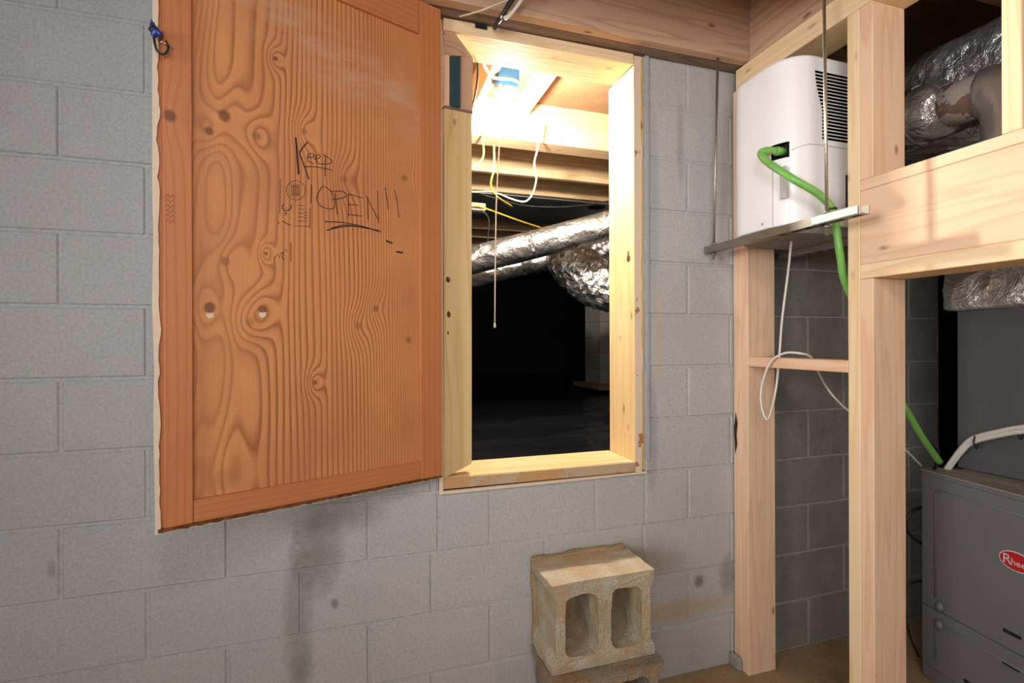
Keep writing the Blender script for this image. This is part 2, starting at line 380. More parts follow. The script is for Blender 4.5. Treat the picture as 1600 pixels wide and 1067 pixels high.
# ================================================================== ROOM SHELL
BW, BH, J = 0.4064, 0.2032, 0.009
OX0, OX1, OZ0, OZ1 = 1.040, 1.836, 0.806, 2.418        # rough opening of the hatch
WX0, WX1, WTOP = -2.60, 3.457, 2.418
mb = MB()
mb.box(WX0, OX0, 0.0040, 0.195, 0, WTOP); mb.box(OX1, 2.262, 0.0040, 0.195, 0, WTOP); mb.box(OX0, OX1, 0.0028, 0.195, 0, OZ0)
wall = mb.build('wall_back', M['mortar']); tag(wall, kind='structure')
wall.data.materials[0] = M['painted']
MB().box(2.2621, WX1, 0.003, 0.195, 0, WTOP).build('mortar_bed', M['rawmortar'], wall)
def cut(x0, x1, z0, z1):
    """pieces of a block left around the hatch opening"""
    if x1 <= OX0+0.002 or x0 >= OX1-0.002 or z1 <= OZ0+0.002 or z0 >= OZ1: return [(x0, x1, z0, z1)]
    out = []
    if x0 < OX0: out.append((x0, OX0, z0, z1))
    if x1 > OX1: out.append((OX1, x1, z0, z1))
    if z0 < OZ0: out.append((max(x0, OX0), min(x1, OX1), z0, OZ0))
    return [q for q in out if q[1]-q[0] > 0.02 and q[3]-q[2] > 0.01]
mesh_cache = {}
def block(x0, x1, z0, z1, mat):
    wd, ht = round(x1-x0, 4), round(z1-z0, 4); key = (wd, ht, mat.name)
    if key not in mesh_cache:
        b = MB().box(-wd/2+J/2, wd/2-J/2, 0, 0.05, -ht/2+J/2, ht/2-J/2, 0.0030, 1)
        me = bpy.data.meshes.new('block'); b.bm.to_mesh(me); b.bm.free(); me.materials.append(mat); mesh_cache[key] = me
    o = bpy.data.objects.new('block', mesh_cache[key]); COL.objects.link(o); o.parent = wall
    o.location = ((x0+x1)/2, random.uniform(-0.0012, 0.0012), (z0+z1)/2)
for i in range(12):
    z0 = i*BH; z1 = min(z0+BH, WTOP); off = 0.0 if i % 2 else BW/2
    k = -7
    while True:
        x0 = k*BW+off; x1 = x0+BW; k += 1
        if x1 <= WX0+0.03: continue
        if x0 >= WX1-0.03: break
        a, b = max(x0, WX0), min(x1, WX1)
        segs = [(a, b)]
        if a < 2.262 < b: segs = [(a, 2.262), (2.262, b)] if b-2.262 > 0.012 and 2.262-a > 0.012 else [(a, b)]
        for (p, q) in segs:
            mt = M['rawblock'] if (p+q)/2 > 2.26 else M['painted']
            for c_ in cut(p, q, z0, z1): block(*c_, mt)
tag(MB().box(-2.6, 4.6, -4.2, 0.2, -0.08, 0).build('floor', M['floor']), kind='structure')
tag(MB().box(-2.7, -2.6, -4.2, 0.2, 0, 2.72).build('wall_left', M['roomwall']), kind='structure')
tag(MB().box(-2.7, 4.7, -4.3, -4.2, 0, 2.72).build('wall_front', M['roomwall']), kind='structure')
tag(MB().box(3.36, 3.40, 0.2, 1.7, 0, 2.413).build('bulb_light_blocker', M['dark']), kind='structure')  # added unseen panel, keeps the bulb's light out of the gap by the plenum
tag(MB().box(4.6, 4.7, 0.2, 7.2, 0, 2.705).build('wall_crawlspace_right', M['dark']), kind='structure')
tag(MB().box(4.6, 4.7, -4.2, 0.2, 0, 2.705).build('wall_right', M['roomwall']), kind='structure')
ceil = MB().box(-2.7, 4.7, -4.3, 7.2, 2.705, 2.74).build('ceiling', M['subfloor']); tag(ceil, kind='structure')
# perimeter joist over the wall and the one over the partition, then the room's joists
board('rim_joist', ceil, -2.6, 2.252, -0.090, -0.052, 2.418, 2.704, 'joist')
board('sill_plate', ceil, -2.6, 4.55, -0.050, 0.19, 2.4195, 2.457, 'old')
board('band_joist', ceil, -2.6, 4.55, 0.10, 0.138, 2.458, 2.704, 'crawl')
board('joist', ceil, 2.253, 2.291, -3.9, -0.053, 2.414, 2.704, 'joist')
for y in (-0.52, -0.93, -1.34, -1.75, -2.16, -2.57, -2.98, -3.39): board('joist', ceil, -2.6, 2.250, y-0.019, y+0.019, 2.42, 2.704, 'joist')
for y in (-0.55, -0.96, -1.37, -1.78): board('joist', ceil, 2.293, 4.55, y-0.019, y+0.019, 2.47, 2.704, 'joist')
# ---- crawlspace behind the wall
g = bmesh.new(); bmesh.ops.create_grid(g, x_segments=90, y_segments=160, size=1)
for v in g.verts:
    x = -1.97+(v.co.x+1)/2*6.5; y = 0.21+(v.co.y+1)/2*6.85
    h = 0.735+0.022*mnoise.noise(Vector((x*1.1, y*2.0, 0)))+0.010*mnoise.noise(Vector((x*3, y*6, 4)))
    h += 0.050*math.exp(-((y-1.72-0.10*math.sin(x*2.2))/0.030)**2)*(1 if x < 2.6 else 0.2)
    h += 0.020*math.exp(-((y-1.0-0.25*(x-1.3))/0.03)**2)
    v.co = (x, y, h)
for f in g.faces: f.smooth = True
MBp = MB(); MBp.bm.free(); MBp.bm = g
tag(MBp.build('vapor_barrier', M['plastic']), 'black plastic sheet covering the crawlspace ground beyond the hatch', 'plastic sheet')
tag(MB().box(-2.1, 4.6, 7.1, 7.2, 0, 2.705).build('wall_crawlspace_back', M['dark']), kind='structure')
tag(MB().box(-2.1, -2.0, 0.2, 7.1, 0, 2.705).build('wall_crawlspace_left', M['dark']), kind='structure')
board('girder', ceil, -2.0, 4.55, 0.965, 1.09, 2.45, 2.56, 'crawl')
board('joist', ceil, -2.0, 4.55, 1.03, 1.068, 2.562, 2.704, 'crawl')
for y in (1.53, 1.93, 2.75, 3.15, 3.56, 3.97, 4.4, 4.8, 5.2): board('joist', ceil, -2.0, 4.55, y-0.019, y+0.019, 2.45, 2.704, 'crawl')
bl = on_y(815, 118, 0.62)
board('blocking', ceil, 1.35, 1.388, 0.14, 0.96, 2.53, 2.704, 'crawl')
board('blocking', ceil, 1.60, 1.70, 0.45, 0.96, 2.60, 2.638, 'crawl')
# pier of pale blocks
pier = MB().box(2.62, 3.02, 3.45, 3.85, 0.70, 2.45).build('pier', M['mortar'])
pt = thing('block_pier', (2.9, 3.6, 0.77), 'pale concrete block pier standing on the plastic in the crawlspace', 'pier')
bpy.data.objects.remove(pier)
PX0 = on_y(938, 550, 3.45).x
for i in range(9):
    MB().box(PX0, PX0+0.40, 3.45, 3.85, 0.826+i*0.18, 0.826+i*0.18+0.178, 0.004).build('block', M['roomwall'], pt)
MB().box(PX0-0.12, PX0+0.5, 3.25, 3.95, 0.77, 0.825, 0.01).build('footing', M['floor'], pt)

# ================================================================== HATCH FRAME
hf = thing('hatch_frame', (1.43, 0.07, OZ0), 'raw lumber frame lining the crawlspace opening in the block wall', 'frame')
D = 0.14
board('sill', hf, 1.058, 1.788, 0.0, D+0.06, 0.822, 0.861, 'jamb')
MB().box(1.056, 1.792, -0.006, -0.0005, 0.822, 0.858, 0.001).build('sill_face', M['peel_sill'], hf)
board('head', hf, 1.060, 1.790, -0.004, D+0.02, 2.376, 2.416, 'pine_pale')
board('jamb', hf, 1.790, 1.806, -0.003, D, 0.823, 2.375, 'jamb')
board('jamb', hf, 1.790, 1.830, D+0.001, D+0.055, 0.823, 2.375, 'jamb')
# left jamb: wide board set slightly askew, its lower end cut on a slant, then blocking with a metal plate set in the gap above
JA = Vector((1.060, -0.001, 0)); JB = Vector((1.152, 0.026, 0)); jn = Vector((JB.y-JA.y, -(JB.x-JA.x), 0)).normalized()
def on_jamb(u, v, d=0.0):
    r = ray(u, v); return CAM+r*((JA+jn*d-CAM).dot(jn)/r.dot(jn))
def jamb_piece(name, px, mat, d=0.0, th=0.036):
    return MB().quadbox([on_jamb(u, v, d) for (u, v) in px], -jn*th).build(name, mat, hf)
jamb_piece('jamb', [(693.5, 747), (737, 724.5), (737, 177.5), (694.5, 168.5)], wood('jamb', 2))
jamb_piece('jamb_block', [(695.5, 44), (708, 47), (739, 90), (695.5, 84)], wood('joist', 0))
jamb_piece('spacer', [(695, 84.6), (702, 85.6), (702, 165.4), (695, 164)], wood('pine', 2), -0.002)
jamb_piece('spacer', [(721, 88), (739, 90.8), (738, 173.5), (721, 169.6)], wood('joist', 2), -0.002)
jamb_piece('plate', [(702.2, 85.6), (720.8, 88), (720.8, 169.6), (702.2, 165.6)], M['teal'], -0.010, 0.004)
jamb_piece('ledge', [(695, 164.6), (739, 174), (738.5, 177.2), (695, 168)], wood('old', 0), 0.004, 0.03)
board('jamb', hf, 1.0405, 1.0565, 0.04, D, 0.823, 2.375, 'jamb')
def knot(p, n, ry, rz_):
    n = Vector(n).normalized(); u = Vector((-n.y, n.x, 0)).normalized(); b = MB()
    ring_ = [p+u*(ry*math.cos(k*math.pi/6))+Vector((0, 0, rz_*math.sin(k*math.pi/6)))*(1+0.2*math.sin(k*2.1)) for k in range(12)]
    A = [b.bm.verts.new(q+n*0.0006) for q in ring_]; B = [b.bm.verts.new(q-n*0.001) for q in ring_]
    b.bm.faces.new(A)
    for k in range(12): b.bm.faces.new((A[k], B[k], B[(k+1) % 12], A[(k+1) % 12]))
    bmesh.ops.recalc_face_normals(b.bm, faces=b.bm.faces); return b.build('knot', M['knot'], hf)
ja = JA
for (u_, v_, a_, c_) in ((700, 437, 0.008, 0.010), (701, 491, 0.007, 0.011), (700, 520, 0.003, 0.006)):
    r_ = ray(u_, v_); knot(CAM+r_*((ja-CAM).dot(jn)/r_.dot(jn)), jn, a_, c_)
knot(on_x(982, 404, 1.790), (-1, 0, 0), 0.014, 0.014); knot(on_x(982, 396, 1.790), (-1, 0, 0), 0.006, 0.010)
# cream strips with broken paint that fill between frame and blocks
def ragged(x0, x1, z0, z1, y, vertical=True, amp=0.006, n=40):
    out = []; 
    for k in range(n+1):
        z = z0+(z1-z0)*k/n; out.append((x1+amp*mnoise.noise(Vector((z*14, x1*9, 1))), z))
    return MB().prism([(x0, z0)]+out+[(x0, z1)], 1, y-0.006, y)
ragged(1.7925, 1.822, 0.812, 2.410, 0.002).build('paint_strip', M['peel'], hf)
ragged(1.041, 1.056, 0.812, 2.405, -0.001, amp=0.002).build('paint_strip', M['peel'], hf)
MB().prism([(1.04, 0.806), (1.838, 0.812), (1.838, 0.8195), (1.055, 0.8165), (1.04, 0.8165)], 1, -0.010, 0.0).build('paint_strip', M['creampaint'], hf)
board('casing', hf, 1.806, 1.836, 0.0025, D, 0.823, 2.416, 'jamb')
MB().box(1.838, 1.856, -0.0065, -0.0015, 0.86, 2.42, 0.003).build('mortar_patch', M['patch'], wall)

# ================================================================== HATCH DOOR (open)
P0 = Vector((0.335, -0.312, 0.869)); P1 = Vector((1.046, -0.042, 0.869))
dv = P1-P0; DW = dv.length; ANG = math.atan2(dv.y, dv.x); DH = 1.545
door = thing('hatch_door', tuple(P0), 'orange varnished plywood hatch door with raised frame and handwritten KEEP OPEN', 'door', ANG)
DN = Vector((math.sin(ANG), -math.cos(ANG), 0)); DX = dv.normalized()
def on_door(u, v, d=0.0):
    rr = ray(u, v); t = ((P0+DN*d-CAM).dot(DN))/rr.dot(DN); p = CAM+rr*t-P0
    return (p.dot(DX), p.z)
kn = [(352,178,.017,1),(328,202,.012,.9),(403,210,.012,.6),(478,203,.010,.5),(541,278,.013,.45),(635,276,.012,.6),(353,407,.014,.6),(329,480,.016,1),
      (412,484,.013,.9),(391,503,.013,.4),(590,482,.011,.7),(562,509,.012,.5),(641,531,.012,.6),(494,598,.008,.9),(432,88,.007,1),(417,395,.006,.9),(351,750,.03,.25)]
mdoor = m_door([(*on_door(u, v), r, k) for (u, v, r, k) in kn])
mrail = m_door([(*on_door(266, 181), 0.016, 1.0)], False); mrail2 = m_door([], False, True)
TH = 0.036
sL = on_door(301, 500)[0]; sR = on_door(657, 500)[0]
zb = (on_door(303, 780)[1]+on_door(657, 723)[1])/2
zt = on_door(657, 52)[1]
def dbox(s0, s1, d0, d1, t0, t1, bev=0.0015): return MB().box(s0, s1, -d1, -d0, t0, t1, bev)
dbox(0.012, DW-0.012, -TH, -0.013, 0.012, DH-0.012).build('panel', mdoor, door, True)
dbox(0.012, sL, -0.0128, 0.0, 0.012, DH).build('stile', mrail, door, True)
dbox(sR, DW, -0.0128, 0.0, 0.010, DH).build('stile', mrail, door, True)
dbox(sL+0.0008, sR-0.0008, -0.0128, -0.0012, 0.012, zb).build('rail', mrail2, door, True)
dbox(sL+0.0008, sR-0.0008, -0.0128, -0.0012, zt, DH).build('rail', mrail2, door, True)
# broken edges: raw wood with cream paint hanging on along free edge and bottom
pts = [(-0.0055+0.0022*mnoise.noise(Vector((k*0.11, 2, 5)))-0.003*math.sin(math.pi*k/90), k/90*DH) for k in range(91)]
q_ = [(0.0035+0.0065*max(-0.9, mnoise.noise(Vector((k*0.23, 4, 9)))+0.6*mnoise.noise(Vector((k*0.6, 4, 9)))), k/90*DH) for k in range(91)]
MB().prism(pts+q_[::-1], 1, 0.0035, 0.0095).build('painted_edge', M['creampaint'], door, True)
pts = [(-0.003+0.003*mnoise.noise(Vector((k*0.5, 8, 5))), k/90*DH) for k in range(91)]
MB().prism(pts+[(0.0118, DH), (0.0118, 0.004)], 1, 0.0097, TH).build('rough_edge', mrail, door, True)
MB().prism([(DW*k/80, 0.003+0.0035*mnoise.noise(Vector((k*0.6, 1, 2)))) for k in range(81)]+[(DW, 0.0118), (0.0, 0.0118)], 1, 0.003, 0.0128).build('rough_edge', M['roughwood'], door, True)
MB().prism([(DW*k/60, -0.003+0.0025*mnoise.noise(Vector((k*0.4, 1, 2)))) for k in range(61)]+[(DW, 0.0118), (0.012, 0.0118)], 1, 0.0135, TH+0.002).build('painted_edge', M['creampaint'], door, True)
# marker strokes
def stroke(name, lines, mat, wpx=1.0, h=0.0006, dep=-0.0130):
    b = MB()
    for ln in lines:
        wd = wpx
        P = []
        for (cx, cy) in ln: P.append(Vector(on_door(410+cx/4.85, 200+cy/4.85, dep)))
        if len(P) > 2:
            Q = []
            for i in range(len(P)-1):
                a, c, d, e = P[max(i-1,0)], P[i], P[i+1], P[min(i+2,len(P)-1)]
                for k in range(4):
                    u = k/4; Q.append(0.5*((2*c)+(d-a)*u+(2*a-5*c+4*d-e)*u*u+(3*c-a-3*d+e)*u**3))
            Q.append(P[-1]); P = Q
        r = wd*0.0010
        L, R = [], []
        for i, p in enumerate(P):
            d = (P[min(i+1,len(P)-1)]-P[max(i-1,0)]).normalized(); n = Vector((-d.y, d.x))*r
            L.append(p+n); R.append(p-n)
        f0 = [[b.bm.verts.new((q.x, -dep-y, q.y)) for q in L+R[::-1]] for y in (0.0001, h)]
        m = len(L)
        def q4(i): return (f0[1][i], f0[1][i+1], f0[1][2*m-2-i], f0[1][2*m-1-i])
        for i in range(m-1): b.bm.faces.new(q4(i)[::-1])
        n2 = 2*m
        for i in range(n2): b.bm.faces.new((f0[0][i], f0[0][(i+1) % n2], f0[1][(i+1) % n2], f0[1][i]))
    bmesh.ops.recalc_face_normals(b.bm, faces=b.bm.faces)
    return b.build(name, mat, door, True)
stroke('marker_writing', [[(252,72),(274,350)]], M['ink'], 2.4)
stroke('marker_writing', [[(342,108),(285,180),(300,240),(352,390)]], M['ink'], 1.6)
stroke('marker_writing', [[(338,225),(385,218),(383,196),(348,200),(345,248),(388,272)], [(392,236),(436,224),(432,204),(402,212),(415,262),(462,276)],
    [(476,205),(474,366)], [(460,200),(528,250),(500,272),(455,270)], [(318,295),(400,294),(528,318)]], M['ink_brown'], 1.1)
stroke('marker_writing', [[(372,430),(366,570)], [(455,440),(424,490),(412,540),(440,590),(500,612),(545,600),(540,520),(500,460),(455,440)],
    [(552,490),(568,655)], [(520,480),(600,480),(642,510),(580,535),(525,540)], [(652,500),(650,675)], [(650,500),(760,530)], [(645,580),(728,585)], [(650,655),(755,668)],
    [(800,695),(795,520)], [(785,512),(880,700)], [(872,475),(880,725)], [(930,450),(955,620)], [(1000,465),(1020,560),(1035,680)]], M['ink_brown'], 1.15)
stroke('marker_writing', [[(472,710),(600,715),(760,745),(880,785)], [(485,775),(600,750),(700,745),(870,775),(900,795)], [(520,760),(640,735),(800,762)]], M['ink_brown'], 1.5)
stroke('marker_dash', [[(935,853),(985,873)]], M['ink'], 2.8); stroke('marker_dash', [[(1015,938),(1065,945)]], M['ink'], 2.8)
ring = [(253+72*math.cos(a*math.pi/10), 472+72*math.sin(a*math.pi/10)) for a in range(21)]
stroke('ink_stamp', [ring]+[[(222+k*13, 425), (222+k*13, 520)] for k in range(5)]+[[(225,445),(275,445)],[(225,500),(280,500)]]+
    [[(135,385),(130,650)], [(360,600),(358,760)], [(250,742),(360,745)]]+
    [[(265,585+k*30),(312,585+k*30)] for k in range(5)]+[[(318,640+k*22),(340,640+k*22)] for k in range(4)], M['ink_faint'], 0.8)
stroke('ink_stamp', [[(160,575),(150,600),(170,628),(212,610),(215,580)], [(172,655),(185,640)], [(150,705),(212,738)], [(120,712),(124,725)]], M['ink_brown'], 1.2)
stroke('ink_stamp', [[(90,1025),(92,985),(105,965)], [(115,950),(130,985)], [(135,955),(160,940),(150,975),(165,1000)], [(170,920),(190,940)], [(215,870),(215,1010)]], M['ink_brown'], 0.8)
stroke('pencil_scribble', [[(-735,520+k*38),(-715,500+k*38),(-700,530+k*38),(-680,505+k*38),(-665,535+k*38)] for k in range(6)], M['scribble'], 0.5, dep=0.0)
for (u, v) in ((329, 489), (412, 488)):
    s, t = on_door(u, v); MB().prism([(s-0.008, t), (s+0.009, t+0.001), (s+0.007, t-0.010), (s-0.002, t-0.014), (s-0.008, t-0.007)], 1, 0.0125, 0.014).build('knot_chip', M['creampaint'], door, True)
# staple that holds the hook
sx, sz = on_door(262, 71)
MB().tube([(sx+0.012, 0.002, sz-0.006), (sx+0.010, -0.006, sz-0.004), (sx-0.012, -0.008, sz+0.001), (sx-0.016, 0.002, sz+0.001)], 0.0013, 6).build('staple', M['chrome'], door, True)
def dw(s, d, t): return P0+DX*s+DN*d+Vector((0, 0, t))
hk = thing('bungee_hook', tuple(dw(sx-0.02, 0.01, sz-0.02)), 'black wire bungee hook with blue end caught on the door staple', 'hook')
def dp(u, v, d):
    s, t = on_door(u, v, d); return dw(s, d, t)
MB().tube([dp(259,64,.012), dp(263,74,.014), dp(259,83,.014), dp(251,84,.012), dp(244,76,.010), dp(240,58,.008)], 0.0026, 8, 5).build('hook', M['black'], hk)
MB().tube([dp(240,57,.008), dp(244,50,.012), dp(252,56,.014)], [0.006, 0.009, 0.006], 10, 4).build('ferrule', M['bluehook'], hk)
MB().tube([dp(236,50,.006), dp(246,44,.014)], [0.0085, 0.0085], 8).build('collar', M['black'], hk)
MB().tube([dp(242,47,.004), dp(238,40,-.004), dp(243,30,-.02), dp(250,28,-.042)], 0.0055, 8, 5).build('cord', M['bluehook'], hk)

# ================================================================== PARTITION OF BARE STUDS
SX = 2.245; SD = 0.133
sf = thing('stud_frame', (SX+SD/2, -0.8, 0), 'bare new pine stud partition with doorway header to the furnace area', 'framing')
board('stud', sf, SX, SX+SD, -0.0455, -0.008, 0.012, 2.331)
board('stud', sf, SX, SX+SD, -0.0855, -0.046, 0.0, 2.331)
board('top_plate', sf, SX, SX+SD+0.006, -3.3, -0.024, 2.332, 2.4125, 'pine_pale')
board('king_stud', sf, SX, SX+SD, -0.539, -0.5, 0.0, 2.331, 'pine_pale')
board('jack_stud', sf, SX, SX+SD, -0.580, -0.5395, 0.0, 1.505)
board('lower_header_plate', sf, SX, SX+SD+0.005, -1.62, -0.5395, 1.506, 1.550, 'pine_pale')
board('header', sf, SX+0.001, SX+0.040, -1.62, -0.5395, 1.5505, 1.773)
board('header', sf, SX+0.095, SX+SD, -1.62, -0.5395, 1.5505, 1.773)
board('upper_header_plate', sf, SX, SX+SD+0.005, -1.62, -0.5395, 1.7735, 1.806)
board('cripple_stud', sf, SX, SX+SD, -0.580, -0.5395, 1.8065, 2.331)
board('cripple_stud', sf, SX, SX+SD, -0.924, -0.886, 1.8065, 2.331, 'pine_pale')
board('cripple_stud', sf, SX, SX+SD, -1.34, -1.302, 1.8065, 2.331)
board('jack_stud', sf, SX, SX+SD, -1.62, -1.582, 0.0, 1.505)
board('king_stud', sf, SX, SX+SD, -1.66, -1.621, 0.0, 2.331)
for y in (-2.07, -2.48, -2.89): board('stud', sf, SX, SX+SD, y-0.038, y, 0.0, 2.331)
board('blocking', sf, SX, SX+0.089, -0.4995, -0.086, 1.219, 1.257)
# chipped split in the outer ply
MB().prism([(-0.010, 0.97), (-0.020, 1.03), (-0.030, 0.985), (-0.024, 0.94), (-0.028, 0.90), (-0.016, 0.86), (-0.012, 0.92)], 0, SX-0.0008, SX+0.001).build('split', M['ink_brown'], sf)
# concrete footing lip at the stud's foot
MB().box(SX-0.026, SX-0.001, -0.060, -0.001, 0.0, 0.055, 0.010).build('footing_lip', M['mortar'], wall)

# ================================================================== CINDER BLOCKS
def cinder(name, x0, y0, z0, wx, dy, hz, label, mat, rz=0.0, rough=0.004, seed=1.0):
    t = thing(name, (x0+wx/2, y0+dy/2, z0), label, 'cinder block', rz, 'cinder blocks stacked against the wall')
    # front outline with concave ends, two cores; coordinates in x,z
    lip, dent = hz*0.20, wx*0.045
    n = 8
    outl = [(-wx/2, 0)]
    def end(sgn):
        pr = []
        for k in range(n+1):
            u = k/n; z = hz*0.10+(hz*0.80)*u; d = dent*min(1, 3.2*math.sin(math.pi*u)**0.8) if 0 < u < 1 else 0
            pr.append((sgn*(wx/2-d), z))
        return pr
    right = [(wx/2, 0)]+end(1)+[(wx/2, hz)]; left = [(-wx/2, hz)]+end(-1)[::-1]+[(-wx/2, 0)]
    nseg = 24
    def core(cx):
        a, b, r = wx*0.155, hz*0.345, 0.03; pts = []
        for (sx_, sz_, a0) in ((1, 1, 0), (-1, 1, 90), (-1, -1, 180), (1, -1, 270)):
            for k in range(4):
                th = math.radians(a0+k*30); pts.append((cx+sx_*(a-r)+r*math.cos(th), hz/2+sz_*(b-r)+r*math.sin(th)))
        return pts
    bm = bmesh.new()
    def ring3(poly, y): return [bm.verts.new((p[0], y, p[1])) for p in poly]
    outer = right+left
    # remove duplicate consecutive points
    o2 = []
    for p in outer:
        if not o2 or (abs(p[0]-o2[-1][0])+abs(p[1]-o2[-1][1])) > 1e-6: o2.append(p)
    if abs(o2[0][0]-o2[-1][0])+abs(o2[0][1]-o2[-1][1]) < 1e-6: o2.pop()
    polys = [o2, core(-wx*0.215), core(wx*0.215)]
    ys = [-dy/2, -dy/6, dy/6, dy/2]
    grids = []
    for pi, pl in enumerate(polys):
        lay = [ring3([(p[0]*(1 if pi == 0 or j == 0 else 1), p[1]) for p in pl], y) for j, y in enumerate(ys)]; grids.append(lay)
        m = len(pl)
        for j in range(len(ys)-1):
            for i in range(m): bm.faces.new((lay[j][i], lay[j][(i+1) % m], lay[j+1][(i+1) % m], lay[j+1][i]))
    for j in (0, len(ys)-1):
        es = []
        for lay in grids:
            m = len(lay[j])
            for i in range(m):
                e = bm.edges.get((lay[j][i], lay[j][(i+1) % m])); es.append(e)
        bmesh.ops.triangle_fill(bm, use_beauty=True, use_dissolve=False, edges=es)
    bmesh.ops.recalc_face_normals(bm, faces=bm.faces)
    bmesh.ops.subdivide_edges(bm, edges=[e for e in bm.edges if e.calc_length() > 0.03], cuts=2, use_grid_fill=True)
    jitter(bm, rough, 22, seed); jitter(bm, rough*0.5, 70, seed+9)
    zmin = min(v.co.z for v in bm.verts)
    for v in bm.verts:
        if v.co.z < 0.004: v.co.z = max(0, v.co.z)*0.2
    b = MB(); b.bm.free(); b.bm = bm
    b.build('block_body', mat, t, True)
    return t
CB_Y = -0.235
c1 = cinder('cinder_block', 1.362, -0.212, 0.262, 0.376, 0.178, 0.286, 'tan two-hole cinder block lying on its side, on top of the darker block', M['cinder'], seed=2.0)
c2 = cinder('cinder_block', 1.358, -0.245, 0.0, 0.392, 0.212, 0.258, 'coarse grey cinder block on the floor under the tan block', M['cinder_coarse'], 0.0, 0.006, 5.0)
# rough mortar crust left on the back of the top block
cr = MB().box(1.366, 1.735, -0.0335, -0.002, 0.27, 0.560, 0.01, 2)
bmesh.ops.subdivide_edges(cr.bm, edges=[e for e in cr.bm.edges if e.calc_length() > 0.06], cuts=8, use_grid_fill=True)
jitter(cr.bm, 0.010, 14, 3.0)
for v in cr.bm.verts: v.co.y = min(max(v.co.y, -0.0335), -0.003)
cr.build('mortar_crust', M['floor'], c1)

# ================================================================== DEHUMIDIFIER ON HUNG STRUTS
UX0, UX1, UY0, UY1, UZ0, UZ1 = 2.130, 2.50, -0.402, -0.092, 1.706, 2.266
dh = thing('dehumidifier', ((UX0+UX1)/2, (UY0+UY1)/2, UZ0), 'white plastic dehumidifier with side louvers hung between the studs', 'dehumidifier')
def rrect(x0, x1, y0, y1, r, n=8, r2=0.012):
    out = []
    for (cx, cy, a0, rr) in ((x1-r2, y1-r2, 0, r2), (x0+r, y1-r, 90, r), (x0+r, y0+r, 180, r), (x1-r2, y0+r2, 270, r2)):
        for k in range(n+1):
            a = math.radians(a0+90*k/n); out.append((cx+rr*math.cos(a), cy+rr*math.sin(a)))
    return out
def body_mesh(z0, z1, grow=0.0, chamf=0.010):
    b = MB(); bm = b.bm; lv = []
    for (z, g_) in ((z0, -0.003), (z0+0.003, 0), (z1-chamf, 0), (z1-chamf*0.3, -chamf*0.35), (z1, -chamf)):
        lv.append([bm.verts.new((p[0], p[1], z)) for p in rrect(UX0-g_-grow, UX1+g_+grow, UY0-g_-grow, UY1+g_+grow, 0.100+g_)])
    n = len(lv[0])
    for a, c in zip(lv, lv[1:]):
        for i in range(n):
            f = bm.faces.new((a[i], a[(i+1) % n], c[(i+1) % n], c[i])); f.smooth = True
    bm.faces.new(lv[0][::-1]); bm.faces.new(lv[-1]); bmesh.ops.recalc_face_normals(bm, faces=bm.faces); return b
body = body_mesh(UZ0, UZ1).build('body', [M['white'], M['slot']], dh)
cutter = MB(); NS = 20
zt0 = on_y(1290, 115, UY0).z; zt1 = on_y(1300, 218, UY0).z
for k in range(NS):
    u = k/(NS-1); z = zt0+(zt1-zt0)*u
    xs = 2.228+0.030*min(1, (u/0.55))**1.6 if u < 0.9 else 2.258
    cutter.box(xs, 2.46, UY0-0.02, UY0+0.014, z-0.0040, z+0.0040)
# recess for the drain outlet
oc = on_x(1214, 236, UX0)
cutter.box(UX0-0.02, UX0+0.035, oc.y-0.026, oc.y+0.026, oc.z-0.026, oc.z+0.026)
cm = cutter.build('cutter', M['slot'], dh)
mod = body.modifiers.new('cut', 'BOOLEAN'); mod.object = cm; mod.operation = 'DIFFERENCE'; mod.solver = 'EXACT'
try: mod.material_mode = 'TRANSFER'
except Exception: pass
dg = bpy.context.evaluated_depsgraph_get(); nm = bpy.data.meshes.new_from_object(body.evaluated_get(dg))
nm.set_sharp_from_angle(angle=math.radians(24)); body.modifiers.clear(); old = body.data; body.data = nm; bpy.data.objects.remove(cm)
# lower casing seam, access cover, label, screw
seam = on_x(1231, 300, UX0)
MB().box(UX0-0.0012, UX0+0.001, -0.3245, -0.323, UZ0+0.004, 1.90).build('seam', M['greylabel'], dh)
lb0, lb1 = on_x(1219, 262, UX0), on_x(1229, 308, UX0)
MB().box(UX0-0.002, UX0+0.001, lb1.y, lb0.y, lb1.z, lb0.z, 0.0005).build('label_plate', M['greylabel'], dh)
q = on_x(1192, 350, UX0); MB().lathe([(0.005, -0.002), (0.004, -0.0035), (0.001, -0.0038)], (UX0, q.y, q.z), 0, 12).build('screw', M['chrome'], dh)
MB().tube([(UX0+0.012*(1-math.cos(math.radians(a))), UY0+0.1-0.1*math.sin(math.radians(a))-0.0, 1.962+0.012*math.sin(math.radians(a))) for a in ()] or
          [(2.159-0.0005, -0.373, 1.952), (2.19, -0.3935, 1.964), (2.235, UY0-0.0003, 1.968), (2.46, UY0-0.0003, 1.968)], 0.0014, 6, 4).build('casing_seam', M['greylabel'], dh)
MB().box(2.36, 2.376, UY0-0.004, UY0+0.002, 1.74, 1.88, 0.002).build('side_handle', M['slot'], dh)
# elbow fitting in the outlet
MB().tube([(UX0+0.030, oc.y, oc.z), (UX0+0.004, oc.y, oc.z), (UX0-0.004, oc.y+0.002, oc.z)], 0.0145, 12).build('outlet_fitting', M['green'], dh)
# dusty drain pan under the unit
pan = MB(); pan.prism(rrect(UX0+0.03, UX1-0.02, UY0+0.02, UY1-0.02, 0.08), 2, UZ0-0.026, UZ0-0.0005).build('drain_pan', M['underside'], dh)
